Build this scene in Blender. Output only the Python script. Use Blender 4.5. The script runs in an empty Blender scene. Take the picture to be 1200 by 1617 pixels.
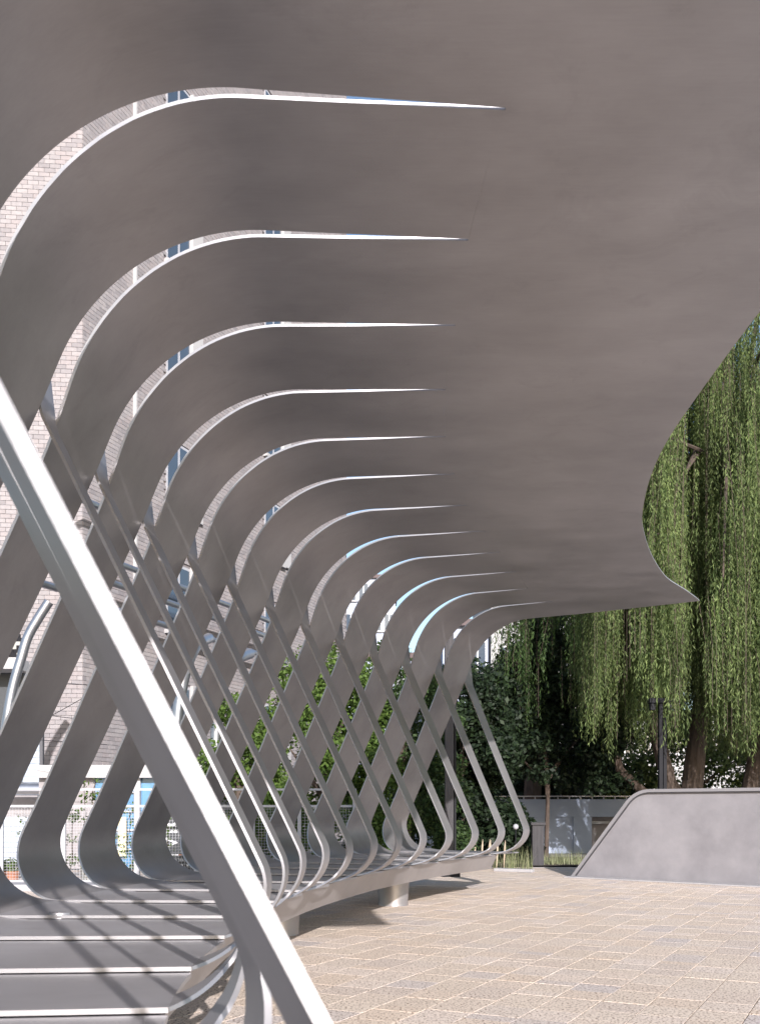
import bpy, math, random
import numpy as np
from mathutils import Vector
random.seed(7); rng = np.random.default_rng(7)
S = bpy.context.scene
R = math.radians
# ------------------------------------------------------------------ camera
EYE = 1.18; F = 1572.0; YH = 1277.0
cd = bpy.data.cameras.new('camera'); cam = bpy.data.objects.new('camera', cd)
S.collection.objects.link(cam); S.camera = cam
cam.location = (0, 0, EYE); cam.rotation_euler = (R(90), 0, 0)
cd.sensor_fit = 'VERTICAL'; cd.sensor_height = 36; cd.sensor_width = 36
cd.lens = F/1617*36; cd.shift_y = (YH-808.5)/1617
cd.clip_start = .05; cd.clip_end = 2000
cd.dof.use_dof = True; cd.dof.focus_distance = 9.0; cd.dof.aperture_fstop = 5.6
# ------------------------------------------------------------------ light
SUNH = (0.62, -2.55)                  # horizontal run towards the sun per metre of height
EL = math.atan(1/math.hypot(*SUNH)); AZ = math.atan2(SUNH[0], SUNH[1])
wd = bpy.data.worlds.new('World'); S.world = wd; wd.use_nodes = True
nt = wd.node_tree; bg = nt.nodes['Background']
sky = nt.nodes.new('ShaderNodeTexSky'); sky.sky_type = 'NISHITA'; sky.sun_disc = False
sky.sun_elevation = EL; sky.sun_rotation = AZ; sky.air_density = 1.0; sky.dust_density = 1.2; sky.ozone_density = 1.3
nt.links.new(sky.outputs[0], bg.inputs[0]); bg.inputs[1].default_value = .15
sl = bpy.data.lights.new('sun', 'SUN'); so = bpy.data.objects.new('sun', sl); S.collection.objects.link(so)
sl.energy = 5.0; sl.angle = R(.53); sl.color = (1, .95, .935)
so.rotation_euler = Vector((SUNH[0], SUNH[1], 1)).to_track_quat('Z', 'Y').to_euler()
S.view_settings.view_transform = 'Standard'; S.view_settings.look = 'None'
S.view_settings.gamma = 1; S.view_settings.use_curve_mapping = False
S.view_settings.exposure = 0.6
# ------------------------------------------------------------------ helpers
C = S.collection
def W(px, py, Y): return Vector(((px-600)/F*Y, Y, EYE-(py-YH)/F*Y))
def tag(o, label=None, cat=None, group=None, kind=None):
    if label: o['label'] = label
    if cat: o['category'] = cat
    if group: o['group'] = group
    if kind: o['kind'] = kind
    return o
def empty(name, loc=(0, 0, 0), label=None, cat=None, group=None, rz=0):
    o = bpy.data.objects.new(name, None); C.objects.link(o); o.location = loc; o.rotation_euler = (0, 0, rz)
    o.empty_display_size = .2
    return tag(o, label, cat, group)
def link(name, me, parent=None, kind=None):
    o = bpy.data.objects.new(name, me); C.objects.link(o)
    if parent: o.parent = parent
    if kind: o['kind'] = kind
    return o
def mesh_np(name, V, faces, mat, smooth=False):
    me = bpy.data.meshes.new(name)
    V = np.asarray(V, dtype=np.float32).reshape(-1, 3)
    faces = np.asarray(faces, dtype=np.int32); n, w = faces.shape
    me.vertices.add(len(V)); me.vertices.foreach_set('co', V.ravel())
    me.loops.add(n*w); me.loops.foreach_set('vertex_index', faces.ravel())
    me.polygons.add(n); me.polygons.foreach_set('loop_start', np.arange(n, dtype=np.int32)*w)
    me.polygons.foreach_set('loop_total', np.full(n, w, dtype=np.int32))
    me.update(calc_edges=True)
    me.polygons.foreach_set('use_smooth', np.full(n, bool(smooth)))
    me.materials.append(mat)
    return me
class MB:
    def __init__(s): s.v = []; s.f = []
    def add(s, V, Fc):
        b = len(s.v); s.v += [tuple(p) for p in V]; s.f += [tuple(i+b for i in f) for f in Fc]; return s
    def box(s, c, d, rz=0, M=None):
        x, y, z = d[0]/2, d[1]/2, d[2]/2; V = []
        for k in (-1, 1):
            for a, b in ((-1, -1), (1, -1), (1, 1), (-1, 1)):
                p = Vector((a*x, b*y, k*z))
                if M: p = M @ p
                if rz: p = Vector((p.x*math.cos(rz)-p.y*math.sin(rz), p.x*math.sin(rz)+p.y*math.cos(rz), p.z))
                V.append(p+Vector(c))
        return s.add(V, [(0, 3, 2, 1), (4, 5, 6, 7), (0, 1, 5, 4), (1, 2, 6, 5), (2, 3, 7, 6), (3, 0, 4, 7)])
    def tube(s, pts, rad, n=8, cap=True):
        pts = [Vector(p) for p in pts]; m = len(pts)
        rad = list(rad) if hasattr(rad, '__len__') else [rad]*m
        V = []
        prev = None
        for i, p in enumerate(pts):
            t = (pts[min(i+1, m-1)]-pts[max(i-1, 0)]).normalized()
            if prev is None: u = t.orthogonal().normalized()
            else:
                u = (prev-t*prev.dot(t)).normalized()
            prev = u; w = t.cross(u)
            for j in range(n):
                a = 2*math.pi*j/n; V.append(p+(u*math.cos(a)+w*math.sin(a))*rad[i])
        Fc = [(i*n+j, i*n+(j+1) % n, (i+1)*n+(j+1) % n, (i+1)*n+j) for i in range(m-1) for j in range(n)]
        if cap: Fc += [tuple(range(n-1, -1, -1)), tuple((m-1)*n+j for j in range(n))]
        return s.add(V, Fc)
    def prism(s, poly, ax, off):   # poly: list of 3D pts, extruded by vector off
        n = len(poly); V = [Vector(p) for p in poly]+[Vector(p)+Vector(off) for p in poly]
        return s.add(V, [tuple(range(n)), tuple(range(2*n-1, n-1, -1))]+[(i, i+n, (i+1) % n+n, (i+1) % n) for i in range(n)])
    def build(s, name, mat, parent=None, smooth=False, bevel=0, kind=None):
        me = bpy.data.meshes.new(name); me.from_pydata(s.v, [], s.f); me.update()
        import bmesh
        bm = bmesh.new(); bm.from_mesh(me); bmesh.ops.recalc_face_normals(bm, faces=bm.faces); bm.to_mesh(me); bm.free()
        if smooth:
            me.polygons.foreach_set('use_smooth', [True]*len(me.polygons))
            me.set_sharp_from_angle(angle=R(35))
        me.materials.append(mat)
        o = link(name, me, parent, kind)
        if bevel:
            b = o.modifiers.new('bevel', 'BEVEL'); b.width = bevel; b.segments = 2; b.limit_method = 'ANGLE'
        return o
# ------------------------------------------------------------------ materials
def mat(name, col, rough=.6, metal=0, var=.0, scale=3., bump=0, bscale=40., col2=None, spec=.5, stretch=None, detail=6, rvar=0):
    m = bpy.data.materials.new(name); m.use_nodes = True; n = m.node_tree; L = n.links; p = n.nodes['Principled BSDF']
    p.inputs['Roughness'].default_value = rough; p.inputs['Metallic'].default_value = metal
    p.inputs['Specular IOR Level'].default_value = spec
    p.inputs['Base Color'].default_value = (*col, 1)
    geo = n.nodes.new('ShaderNodeNewGeometry'); mp = n.nodes.new('ShaderNodeMapping')
    L.new(geo.outputs['Position'], mp.inputs['Vector'])
    if stretch: mp.inputs['Scale'].default_value = stretch
    if var or col2 or rvar:
        no = n.nodes.new('ShaderNodeTexNoise'); no.inputs['Scale'].default_value = scale; no.inputs['Detail'].default_value = detail
        no.inputs['Roughness'].default_value = .6
        L.new(mp.outputs[0], no.inputs['Vector'])
        cr = n.nodes.new('ShaderNodeValToRGB'); L.new(no.outputs['Fac'], cr.inputs[0])
        cr.color_ramp.elements[0].position = .3; cr.color_ramp.elements[1].position = .72
        c2 = col2 or tuple(min(1, c*(1+var)) for c in col); c1 = col if col2 else tuple(c*(1-var) for c in col)
        cr.color_ramp.elements[0].color = (*c1, 1); cr.color_ramp.elements[1].color = (*c2, 1)
        L.new(cr.outputs[0], p.inputs['Base Color'])
        if rvar:
            mr = n.nodes.new('ShaderNodeMapRange'); L.new(no.outputs['Fac'], mr.inputs[0])
            mr.inputs[1].default_value = .3; mr.inputs[2].default_value = .7
            mr.inputs[3].default_value = rough-rvar; mr.inputs[4].default_value = rough+rvar; L.new(mr.outputs[0], p.inputs['Roughness'])
    if bump:
        b = n.nodes.new('ShaderNodeBump'); b.inputs['Strength'].default_value = bump; b.inputs['Distance'].default_value = .01
        nb = n.nodes.new('ShaderNodeTexNoise'); nb.inputs['Scale'].default_value = bscale; nb.inputs['Detail'].default_value = 5
        L.new(mp.outputs[0], nb.inputs['Vector']); L.new(nb.outputs['Fac'], b.inputs['Height']); L.new(b.outputs[0], p.inputs['Normal'])
    return m
def island(m, amt, amt2=None):   # multiply base colour by a per-piece random value
    n = m.node_tree; L = n.links; p = n.nodes['Principled BSDF']; sock = p.inputs['Base Color']
    oi = n.nodes.new('ShaderNodeObjectInfo'); g = n.nodes.new('ShaderNodeNewGeometry')
    ad = n.nodes.new('ShaderNodeMath'); ad.operation = 'ADD'; L.new(oi.outputs['Random'], ad.inputs[0]); L.new(g.outputs['Random Per Island'], ad.inputs[1])
    fr = n.nodes.new('ShaderNodeMath'); fr.operation = 'FRACT'; L.new(ad.outputs[0], fr.inputs[0])
    cr = n.nodes.new('ShaderNodeValToRGB'); L.new(fr.outputs[0], cr.inputs[0]); cr.color_ramp.interpolation = 'LINEAR'
    e = cr.color_ramp.elements; e[0].color = (*amt[0], 1); e[1].color = (*amt[-1], 1)
    for i, c in enumerate(amt[1:-1]):
        x = e.new((i+1)/(len(amt)-1)); x.color = (*c, 1)
    mx = n.nodes.new('ShaderNodeMix'); mx.data_type = 'RGBA'; mx.blend_type = 'MULTIPLY'; mx.inputs[0].default_value = 1
    if sock.links: L.new(sock.links[0].from_socket, mx.inputs[6])
    else: mx.inputs[6].default_value = sock.default_value
    L.new(cr.outputs[0], mx.inputs[7]); L.new(mx.outputs[2], sock)
    return m
def leafmat(name, c1, c2, trans=.35, vary=False):
    m = bpy.data.materials.new(name); m.use_nodes = True; n = m.node_tree; L = n.links; p = n.nodes['Principled BSDF']
    g = n.nodes.new('ShaderNodeNewGeometry'); cr = n.nodes.new('ShaderNodeValToRGB'); L.new(g.outputs['Random Per Island'], cr.inputs[0])
    cr.color_ramp.elements[0].color = (*c1, 1); cr.color_ramp.elements[1].color = (*c2, 1)
    L.new(cr.outputs[0], p.inputs['Base Color']); p.inputs['Roughness'].default_value = .6; p.inputs['Specular IOR Level'].default_value = .25
    if vary:  # position noise paints lit tufts and shaded gaps into the leaf colour
        mp = n.nodes.new('ShaderNodeMapping'); mp.inputs['Scale'].default_value = (1, 1, .35); L.new(g.outputs['Position'], mp.inputs[0])
        no = n.nodes.new('ShaderNodeTexNoise'); no.inputs['Scale'].default_value = 1.6; no.inputs['Detail'].default_value = 4; L.new(mp.outputs[0], no.inputs['Vector'])
        mr = n.nodes.new('ShaderNodeMapRange'); L.new(no.outputs[0], mr.inputs[0]); mr.inputs[1].default_value = .35; mr.inputs[2].default_value = .65; mr.inputs[3].default_value = .62; mr.inputs[4].default_value = 1.3
        mx_ = n.nodes.new('ShaderNodeMix'); mx_.data_type = 'RGBA'; mx_.blend_type = 'MULTIPLY'; mx_.inputs[0].default_value = 1
        L.new(cr.outputs[0], mx_.inputs[6]); L.new(mr.outputs[0], mx_.inputs[7]); col_ = mx_.outputs[2]; L.new(col_, p.inputs['Base Color'])
    else: col_ = cr.outputs[0]
    t = n.nodes.new('ShaderNodeBsdfTranslucent'); L.new(col_, t.inputs[0])
    mx = n.nodes.new('ShaderNodeMixShader'); mx.inputs[0].default_value = trans
    L.new(p.outputs[0], mx.inputs[1]); L.new(t.outputs[0], mx.inputs[2]); L.new(mx.outputs[0], n.nodes['Material Output'].inputs[0])
    return m
M = {}
def metal_mat(name, c1, c2, rough=.36):
    m = mat(name, c1, rough, .62, scale=1.15, col2=c2, bump=.06, bscale=2.5, stretch=(.75, 1.2, 1.1), rvar=.04, detail=8)
    n = m.node_tree; L = n.links; p = n.nodes['Principled BSDF']
    g = n.nodes.new('ShaderNodeNewGeometry'); mp = n.nodes.new('ShaderNodeMapping'); mp.inputs['Scale'].default_value = (4, 60, 30)
    L.new(g.outputs['Position'], mp.inputs[0]); no = n.nodes.new('ShaderNodeTexNoise'); no.inputs['Scale'].default_value = 1.5; no.inputs['Detail'].default_value = 4
    L.new(mp.outputs[0], no.inputs['Vector'])
    mr = n.nodes.new('ShaderNodeMapRange'); L.new(no.outputs[0], mr.inputs[0]); mr.inputs[1].default_value = .3; mr.inputs[2].default_value = .7; mr.inputs[3].default_value = .975; mr.inputs[4].default_value = 1.02
    mx = n.nodes.new('ShaderNodeMix'); mx.data_type = 'RGBA'; mx.blend_type = 'MULTIPLY'; mx.inputs[0].default_value = 1
    L.new(p.inputs['Base Color'].links[0].from_socket, mx.inputs[6]); L.new(mr.outputs[0], mx.inputs[7]); L.new(mx.outputs[2], p.inputs['Base Color'])
    n2 = n.nodes.new('ShaderNodeTexNoise'); n2.inputs['Scale'].default_value = 2.2; n2.inputs['Detail'].default_value = 9; n2.inputs['Distortion'].default_value = 1.2; n2.inputs['Roughness'].default_value = .7
    L.new(g.outputs['Position'], n2.inputs['Vector'])
    m2 = n.nodes.new('ShaderNodeMapRange'); L.new(n2.outputs[0], m2.inputs[0]); m2.inputs[1].default_value = .30; m2.inputs[2].default_value = .46; m2.inputs[3].default_value = .90; m2.inputs[4].default_value = 1
    mz = n.nodes.new('ShaderNodeMix'); mz.data_type = 'RGBA'; mz.blend_type = 'MULTIPLY'; mz.inputs[0].default_value = 1
    L.new(mx.outputs[2], mz.inputs[6]); L.new(m2.outputs[0], mz.inputs[7]); L.new(mz.outputs[2], p.inputs['Base Color'])
    return m
M['metal'] = metal_mat('brushed_metal', (.275, .264, .270), (.40, .384, .392), .42)
M['deck'] = metal_mat('lightened_deck_metal', (.37, .357, .37), (.50, .484, .50), .45)  # same sheet metal, the deck's brighter lighting put into a paler base colour
M['edge_b'] = mat('mottled_reflection_edge', (.20, .198, .21), .40, 0.6, col2=(.34, .335, .35), scale=2.5, stretch=(2, 2, .6), bump=.05)  # streaked tones paint mottled reflections on the near rib's sunlit edge
M['edge'] = mat('polished_plate_edge', (.36, .355, .37), .42, .6, var=.06, scale=8)
M['concrete'] = mat('grey_plaster', (.185, .18, .197), .8, 0, scale=2.2, col2=(.26, .253, .272), bump=.15, bscale=30, detail=10)
M['rim'] = mat('smooth_grey_rim', (.22, .215, .23), .6, 0, var=.06, scale=3)
M['darktrim'] = mat('dark_trim_and_gap_shade', (.10, .10, .11), .5, .6)
M['granite'] = mat('speckled_granite', (.62, .545, .478), .75, 0, scale=160, col2=(.76, .675, .595), bump=.15, bscale=120, detail=3)
M['joint'] = mat('pale_joint_mortar', (.60, .545, .50), .9, var=.1, scale=20)
M['kerb'] = mat('pale_stone_kerb', (.33, .325, .34), .8, var=.1, scale=10, bump=.1)
def speckle(m):
    n = m.node_tree; L = n.links; p = n.nodes['Principled BSDF']; sock = p.inputs['Base Color']
    g = n.nodes.new('ShaderNodeNewGeometry'); v = n.nodes.new('ShaderNodeTexNoise'); v.inputs['Scale'].default_value = 62; v.inputs['Detail'].default_value = 2
    L.new(g.outputs['Position'], v.inputs['Vector'])
    cr = n.nodes.new('ShaderNodeValToRGB'); L.new(v.outputs['Fac'], cr.inputs[0]); e = cr.color_ramp.elements
    e[0].position = .37; e[0].color = (.28, .22, .19, 1); e[1].position = .47; e[1].color = (1, 1, 1, 1)
    mx = n.nodes.new('ShaderNodeMix'); mx.data_type = 'RGBA'; mx.blend_type = 'MULTIPLY'; mx.inputs[0].default_value = 1
    L.new(sock.links[0].from_socket, mx.inputs[6]); L.new(cr.outputs[0], mx.inputs[7]); L.new(mx.outputs[2], sock)
speckle(M['granite'])
island(M['granite'], [(.84, .85, .91), (1, .97, .93), (.95, .91, .86), (1.03, 1.01, 1.01), (.98, .92, .85), (.90, .875, .87)])
M['brick'] = island(mat('pink_grey_brick', (.255, .242, .246), .85, var=.1, scale=14, bump=.2, bscale=60), [(.86, .84, .86), (1.05, 1.03, 1.04), (1.0, .94, .94), (1.12, 1.1, 1.1), (.8, .78, .8)])
M['mortar'] = mat('brick_mortar', (.19, .17, .175), .9, var=.1, scale=10)
M['white'] = mat('white_render', (.38, .375, .38), .7, var=.06, scale=2, bump=.05)
M['whitepaint'] = mat('white_painted_steel', (.42, .42, .45), .4, .2, var=.05, scale=5)
M['glass'] = mat('window_glass', (.05, .07, .10), .12, .0, spec=1.0, var=.2, scale=.6)
M['blueglass'] = mat('blue_shop_glass', (.09, .22, .38), .2, .0, spec=.8, var=.35, scale=1.3)
M['pipe'] = mat('galvanised_pipe', (.40, .41, .44), .35, .9, var=.1, scale=6)
M['bark'] = mat('tree_bark', (.075, .055, .045), .9, var=.4, scale=6, bump=.8, bscale=14, stretch=(3, 3, .6))
M['wood'] = mat('weathered_dark_timber', (.045, .042, .045), .8, var=.35, scale=6, bump=.4, bscale=20, stretch=(8, 8, .5))
M['darkpole'] = mat('dark_grey_lamp_steel', (.012, .012, .015), .7, 0, var=.1, spec=.2)
M['bluewall'] = mat('blue_grey_render', (.28, .33, .43), .8, scale=1.3, col2=(.34, .39, .50), bump=.1)
M['soil'] = mat('planting_soil', (.08, .06, .05), .95, var=.3, scale=8, bump=.5)
M['asphalt'] = mat('grey_ground', (.20, .19, .185), .9, var=.15, scale=4, bump=.1)
M['leaf_a'] = leafmat('leaf_bright', (.055, .10, .02), (.13, .20, .045))
M['leaf_b'] = leafmat('leaf_shaded', (.007, .014, .008), (.02, .036, .014), .12)  # shade over the back trees is put into these near-black greens
M['leaf_m'] = leafmat('leaf_mid', (.02, .042, .014), (.055, .09, .028), .25)
M['leaf_w'] = leafmat('leaf_willow', (.075, .115, .04), (.22, .28, .105), .45, True)
M['leaf_wd'] = leafmat('leaf_willow_shade', (.035, .07, .022), (.08, .13, .04), .35)  # darker copy of the willow leaf, shade put into its colour
M['grassm'] = leafmat('grass_blade', (.16, .20, .09), (.38, .38, .24), .3)
M['plume'] = leafmat('grass_plume', (.5, .4, .3), (.62, .52, .4), .3)
M['sign'] = mat('dark_sign_and_recess_shade', (.045, .05, .055), .5)
M['letter'] = mat('white_sign_letter', (.8, .8, .82), .5)
M['yellow'] = mat('cream_yellow_sign', (.72, .62, .34), .5, var=.05)
M['louvre'] = mat('pale_blue_louvre', (.34, .39, .46), .5, var=.05)
M['terracotta'] = mat('terracotta_pot', (.40, .17, .10), .8, var=.15)
M['greypot'] = mat('grey_pot', (.32, .32, .30), .8, var=.1)
M['greyb'] = mat('blue_grey_facade', (.36, .40, .50), .8, var=.06)
M['roofdark'] = mat('brown_roof_edge', (.10, .07, .07), .7)
M['red'] = mat('red_awning', (.45, .05, .07), .6)
# ------------------------------------------------------------------ pavilion frame of reference
PATH = [(-4,-.70,-.60,-.195),(-3,-0.974,0.278,-0.1754),(-2,-1.205,1.167,-0.1533),(-1,-1.388,2.061,-0.1281),(0,-1.523,2.961,-0.0998),(1,-1.603,3.775,-0.0682),(2,-1.624,4.750,-0.0335),
(3,-1.623,5.679,0.0044),(4,-1.580,6.630,0.0455),(5,-1.458,7.536,0.0897),(6,-1.296,8.447,0.1371),(7,-1.079,9.380,0.1877),(8,-0.821,10.320,0.2415),
(9,-0.507,11.230,0.2984),(10,-0.131,12.192,0.3585),(11,0.294,13.139,0.4218),(12,0.767,14.019,0.4882),(13,1.279,15.020,0.5579),(14,1.857,15.972,0.6306),(15,2.48,16.85,.70)]
PA = np.array(PATH)
def frame(k):
    k = max(-3.99, min(13.99, k)); i = int(math.floor(k))+4; t = k-math.floor(k)
    p0, p1, p2, p3 = PA[max(i-1, 0)], PA[i], PA[min(i+1, len(PA)-1)], PA[min(i+2, len(PA)-1)]
    q = .5*((2*p1)+(-p0+p2)*t+(2*p0-5*p1+4*p2-p3)*t*t+(-p0+3*p1-3*p2+p3)*t**3)
    return q[1], q[2], q[3]
def P(k, s, z, ov=0):
    X, Y, th = frame(k)
    return (X+s*math.cos(th), Y-s*math.sin(th), EYE+z)
H = 2.75; ZN = 1.892; ZD = -.609
def arc(c, r, a0, a1, n):
    return [(c[0]+r*math.cos(a0+(a1-a0)*i/n), c[1]+r*math.sin(a0+(a1-a0)*i/n)) for i in range(n+1)]
def fillet(p0, p1, p2, r, n):
    p0, p1, p2 = (Vector(p) for p in (p0, p1, p2)); a = (p0-p1).normalized(); b = (p2-p1).normalized()
    half = a.angle(b)/2; t = r/math.tan(half); c = p1+(a+b).normalized()*(r/math.sin(half))
    s = p1+a*t; e = p1+b*t; a0 = math.atan2(s.y-c.y, s.x-c.x); a1 = math.atan2(e.y-c.y, e.x-c.x)
    d = (a1-a0+math.pi) % (2*math.pi)-math.pi
    return [(c.x+r*math.cos(a0+d*i/n), c.y+r*math.sin(a0+d*i/n)) for i in range(n+1)]
SL = 2.3
Bc = ((H-ZN)/SL, H); Cc = (-(ZN-ZD)/SL, ZD)
TIPS = {1:2.10,2:2.05,3:2.05,4:2.01,5:1.95,6:1.93,7:1.91,8:1.92,9:1.88,10:1.84,11:1.70,12:1.73,13:1.75}
def tip(k): return TIPS.get(k, 2.1)
# near-edge (na) and far-edge (fa) inset of a strip as a function of normalised landmarks, in periods
def lerp_tab(tab, x):
    for (x0, y0), (x1, y1) in zip(tab, tab[1:]):
        if x <= x1: 
            t = max(0, min(1, (x-x0)/(x1-x0))); t = t*t*(3-2*t) if False else t
            return y0+(y1-y0)*t
    return tab[-1][1]
up = fillet((3, H), Bc, Cc, 1.037, 26)           # from horizontal to lean, going down
lo = fillet(Bc, Cc, (1, ZD), .33, 22)
lean = [(up[-1][0]+(lo[0][0]-up[-1][0])*i/14, up[-1][1]+(lo[0][1]-up[-1][1])*i/14) for i in range(1, 14)]
prof = up+lean+lo                                  # ends where it is level with the deck
NEAR = [(0, .0), (.35, .035), (.65, .09), (1.05, .175), (1.4, .26), (1.7, .27), (3.2, .23), (3.55, .20), (3.95, .09), (4.15, 0)]
FAR = [(0, .06), (.65, .05), (1.05, .035), (1.4, .01), (1.7, .04), (3.2, .17), (3.55, .19), (3.95, .09), (4.15, 0)]
def cum(pr):
    L = [0]
    for a, b in zip(pr, pr[1:]): L.append(L[-1]+math.hypot(a[0]-b[0], a[1]-b[1]))
    return L
PL = cum(prof)
LT = PL[-1]
# rescale landmark tables: first arc length, node and bulge positions are read from the profile itself
def nearoff(l): return lerp_tab(NEAR, l*4.15/LT)
def faroff(l): return lerp_tab(FAR, l*4.15/LT)
TH = .014
def smoothtab(f, n=400):
    x = [i*LT/n for i in range(n+1)]; y = [f(a) for a in x]
    ker = 14; yy = [sum(y[max(0, min(n, i+j))] for j in range(-ker, ker+1))/(2*ker+1) for i in range(n+1)]
    return lambda l: yy[max(0, min(n, int(round(l*n/LT))))]
nearoff = smoothtab(nearoff); faroff = smoothtab(faroff)
def sheet(name, rows, thick, parent, mats=(None, None)):
    """rows: list of rows of (k,s,z,ns,nz): a plate with rounded bright edges; rows run along the strip, columns across"""
    nr, nc = len(rows), len(rows[0]); V = []; 
    for sgn in (0, 1):
        for r in rows:
            for (k, s, z, ns, nz) in r: V.append(P(k, s+ns*thick*sgn, z+nz*thick*sgn))
    Fq = []; mi = []
    N = nr*nc
    for i in range(nr-1):
        for j in range(nc-1):
            a = i*nc+j; Fq.append((a, a+nc, a+nc+1, a+1)); Fq.append((a+N, a+1+N, a+nc+1+N, a+nc+N)); mi += [0, 0]
    def side(idx, flip):
        for a, b in zip(idx, idx[1:]):
            Fq.append((b, a, a+N, b+N) if flip else (a, b, b+N, a+N)); mi.append(1)
    side([i*nc for i in range(nr)], False); side([i*nc+nc-1 for i in range(nr)], True)
    side([j for j in range(nc)], True); side([(nr-1)*nc+j for j in range(nc)], False)
    me = mesh_np(name, V, Fq, mats[0] or M['metal'], True); me.materials.append(mats[1] or M['edge'])
    me.polygons.foreach_set('material_index', mi)
    me.set_sharp_from_angle(angle=R(50)); me.update()
    import bmesh
    bm = bmesh.new(); bm.from_mesh(me); bmesh.ops.recalc_face_normals(bm, faces=bm.faces); bm.to_mesh(me); bm.free()
    o = link(name, me, parent); return o
pav = empty('canopy_pavilion', (0, 0, 0), 'large brushed metal canopy shelter with ribbon-like slotted back, crossing ribs and a long bench deck', 'pavilion')
# free edge of the roof, from world points
edge_pts = [(2.62, -.35), (2.36, 1.6), (2.18, 3.4), (2.10, 5.49), (2.12, 6.5), (2.13, 7.3), (2.27, 8.45), (2.485, 9.46), (2.87, 10.62), (3.54, 12.1), (4.14, 13.02)]
def inv(X, Y):
    best = None
    for i in range(0, 1400):
        k = -3.9+i*.0125; x, y, th = frame(k); dx, dy = X-x, Y-y
        t = dx*math.sin(th)+dy*math.cos(th)
        if best is None or abs(t) < best[0]: best = (abs(t), k, dx*math.cos(th)-dy*math.sin(th))
    return best[1], best[2]
ek = [inv(*p) for p in edge_pts]
ekx = np.array([e[0] for e in ek]); eks = np.array([e[1] for e in ek])
def sedge(k):     # smoothed interpolation
    return float(np.mean([np.interp(k+d, ekx, eks) for d in (-.45, -.3, -.15, 0, .15, .3, .45)])) if -3 < k < 12.2 else float(np.interp(k, ekx, eks))
K0, K1 = -4.0, 13
NCOL = 6
cols = [K0+i/NCOL for i in range(int((K1-K0)*NCOL)+1)]
def stip(k):
    a = math.floor(k+1e-9); t = k-a; return tip(a)*(1-t)+tip(a+1)*t if t > 1e-6 else tip(a)
rows = []
for q in range(13):
    u = q/12; rows.append([(k, stip(k)+(sedge(k)-stip(k))*u, H, 0, 1) for k in cols])
sheet('roof_sheet', rows, TH, pav)
nrm = []
for i in range(len(prof)):
    a = Vector(prof[max(i-1, 0)]); b = Vector(prof[min(i+1, len(prof)-1)]); t = (b-a).normalized(); nrm.append((-(-t.y), -t.x) if False else (t.y, -t.x))
# outward (back/top) side: for horizontal run to the left t=(-1,0) -> (0,1)
for k in range(int(K0), 13):
    rows = []
    # flat part from the slit tips to the start of the bend
    for q in range(7):
        u = q/6
        row = []
        for j in range(NCOL+1):
            v = j/NCOL; s0 = tip(k)*(1-v)+tip(k+1)*v; s = s0+(up[0][0]-s0)*u
            g1 = .35 if k <= -1 else 1; ka = k+(nearoff(0)*u+.0); kb = k+1-(faroff(0)*(.25+.75*u))*g1
            row.append((ka+(kb-ka)*v, s, H, 0, 1))
        rows.append(row)
    for i in range(1, len(prof)):
        l = PL[i]; g0 = .35 if k <= 0 and l < 2 else 1; g1 = .35 if k <= -1 and l < 2 else 1
        ka = k+nearoff(l)*g0; kb = k+1-faroff(l)*g1
        s, z = prof[i]; n_ = nrm[i]
        rows.append([(ka+(kb-ka)*j/NCOL, s, z, n_[0], n_[1]) for j in range(NCOL+1)])
    sheet('ribbon_strip', rows, TH, pav)
# deck slabs
S0 = prof[-1][0]; SF = .88; DT = .022
for k in range(int(K0), 13):
    rows = []
    for q in range(15):
        s = S0+.001+(SF-S0-.001)*q/14; dz = DT*min(1, (s-S0)/.15)
        rows.append([(k+.002+(.996)*j/6, s, ZD-dz*j/6, 0, -1) for j in range(7)])
    sheet('deck_slab', rows, .017, pav, (M['deck'], None))
# front ribs
SB = (.86, ZD+.25); rr = .25
ang = math.atan2(ZN-SB[1], -SB[0])                    # direction centre -> node
dist = math.hypot(ZN-SB[1], SB[0]); tang = ang-math.acos(rr/dist)
low = arc(SB, rr, -math.pi/2, tang, 22)
nd = Vector((0, ZN)); e0 = Vector(low[-1]); dirn = (nd-e0).normalized()
L1 = (nd-e0).length
up_end = nd+Vector((-.12, 1)).normalized()*.36
corner = fillet(e0, nd, up_end, .3, 8)
line = [tuple(e0+(Vector(corner[0])-e0)*i/16) for i in range(1, 16)]
tail = [tuple(Vector(corner[-1])+(up_end-Vector(corner[-1]))*i/4) for i in range(1, 5)]
fprof = [(SF+.001, ZD)]+low[2:]+line+corner+tail
FL = cum(fprof); LTF = FL[-1]
iB = 1+len(low)//2; lB = FL[iB]; lN = FL[-1]-.36
def rnear(l):     # near edge in periods relative to slit k
    tab = [(0, -.995), (lB*.45, -.74), (lB, -.44), (lB*2.0, -.36), (lN, -.015), (LTF, .03)]
    return lerp_tab(tab, l)
def rwid(l): return lerp_tab([(0, .26), (lB, .235), (lN*.7, .24), (lN, .25), (LTF, .22)], l)
def rsm(f, l): return sum(f(max(0, min(LTF, l+d))) for d in (-.18, -.12, -.06, 0, .06, .12, .18))/7 if l > .2 else f(l)
FS = {-2: -.018, -1: -.03, 0: -.02}; NS = {-2: .012, -1: .015}
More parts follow.
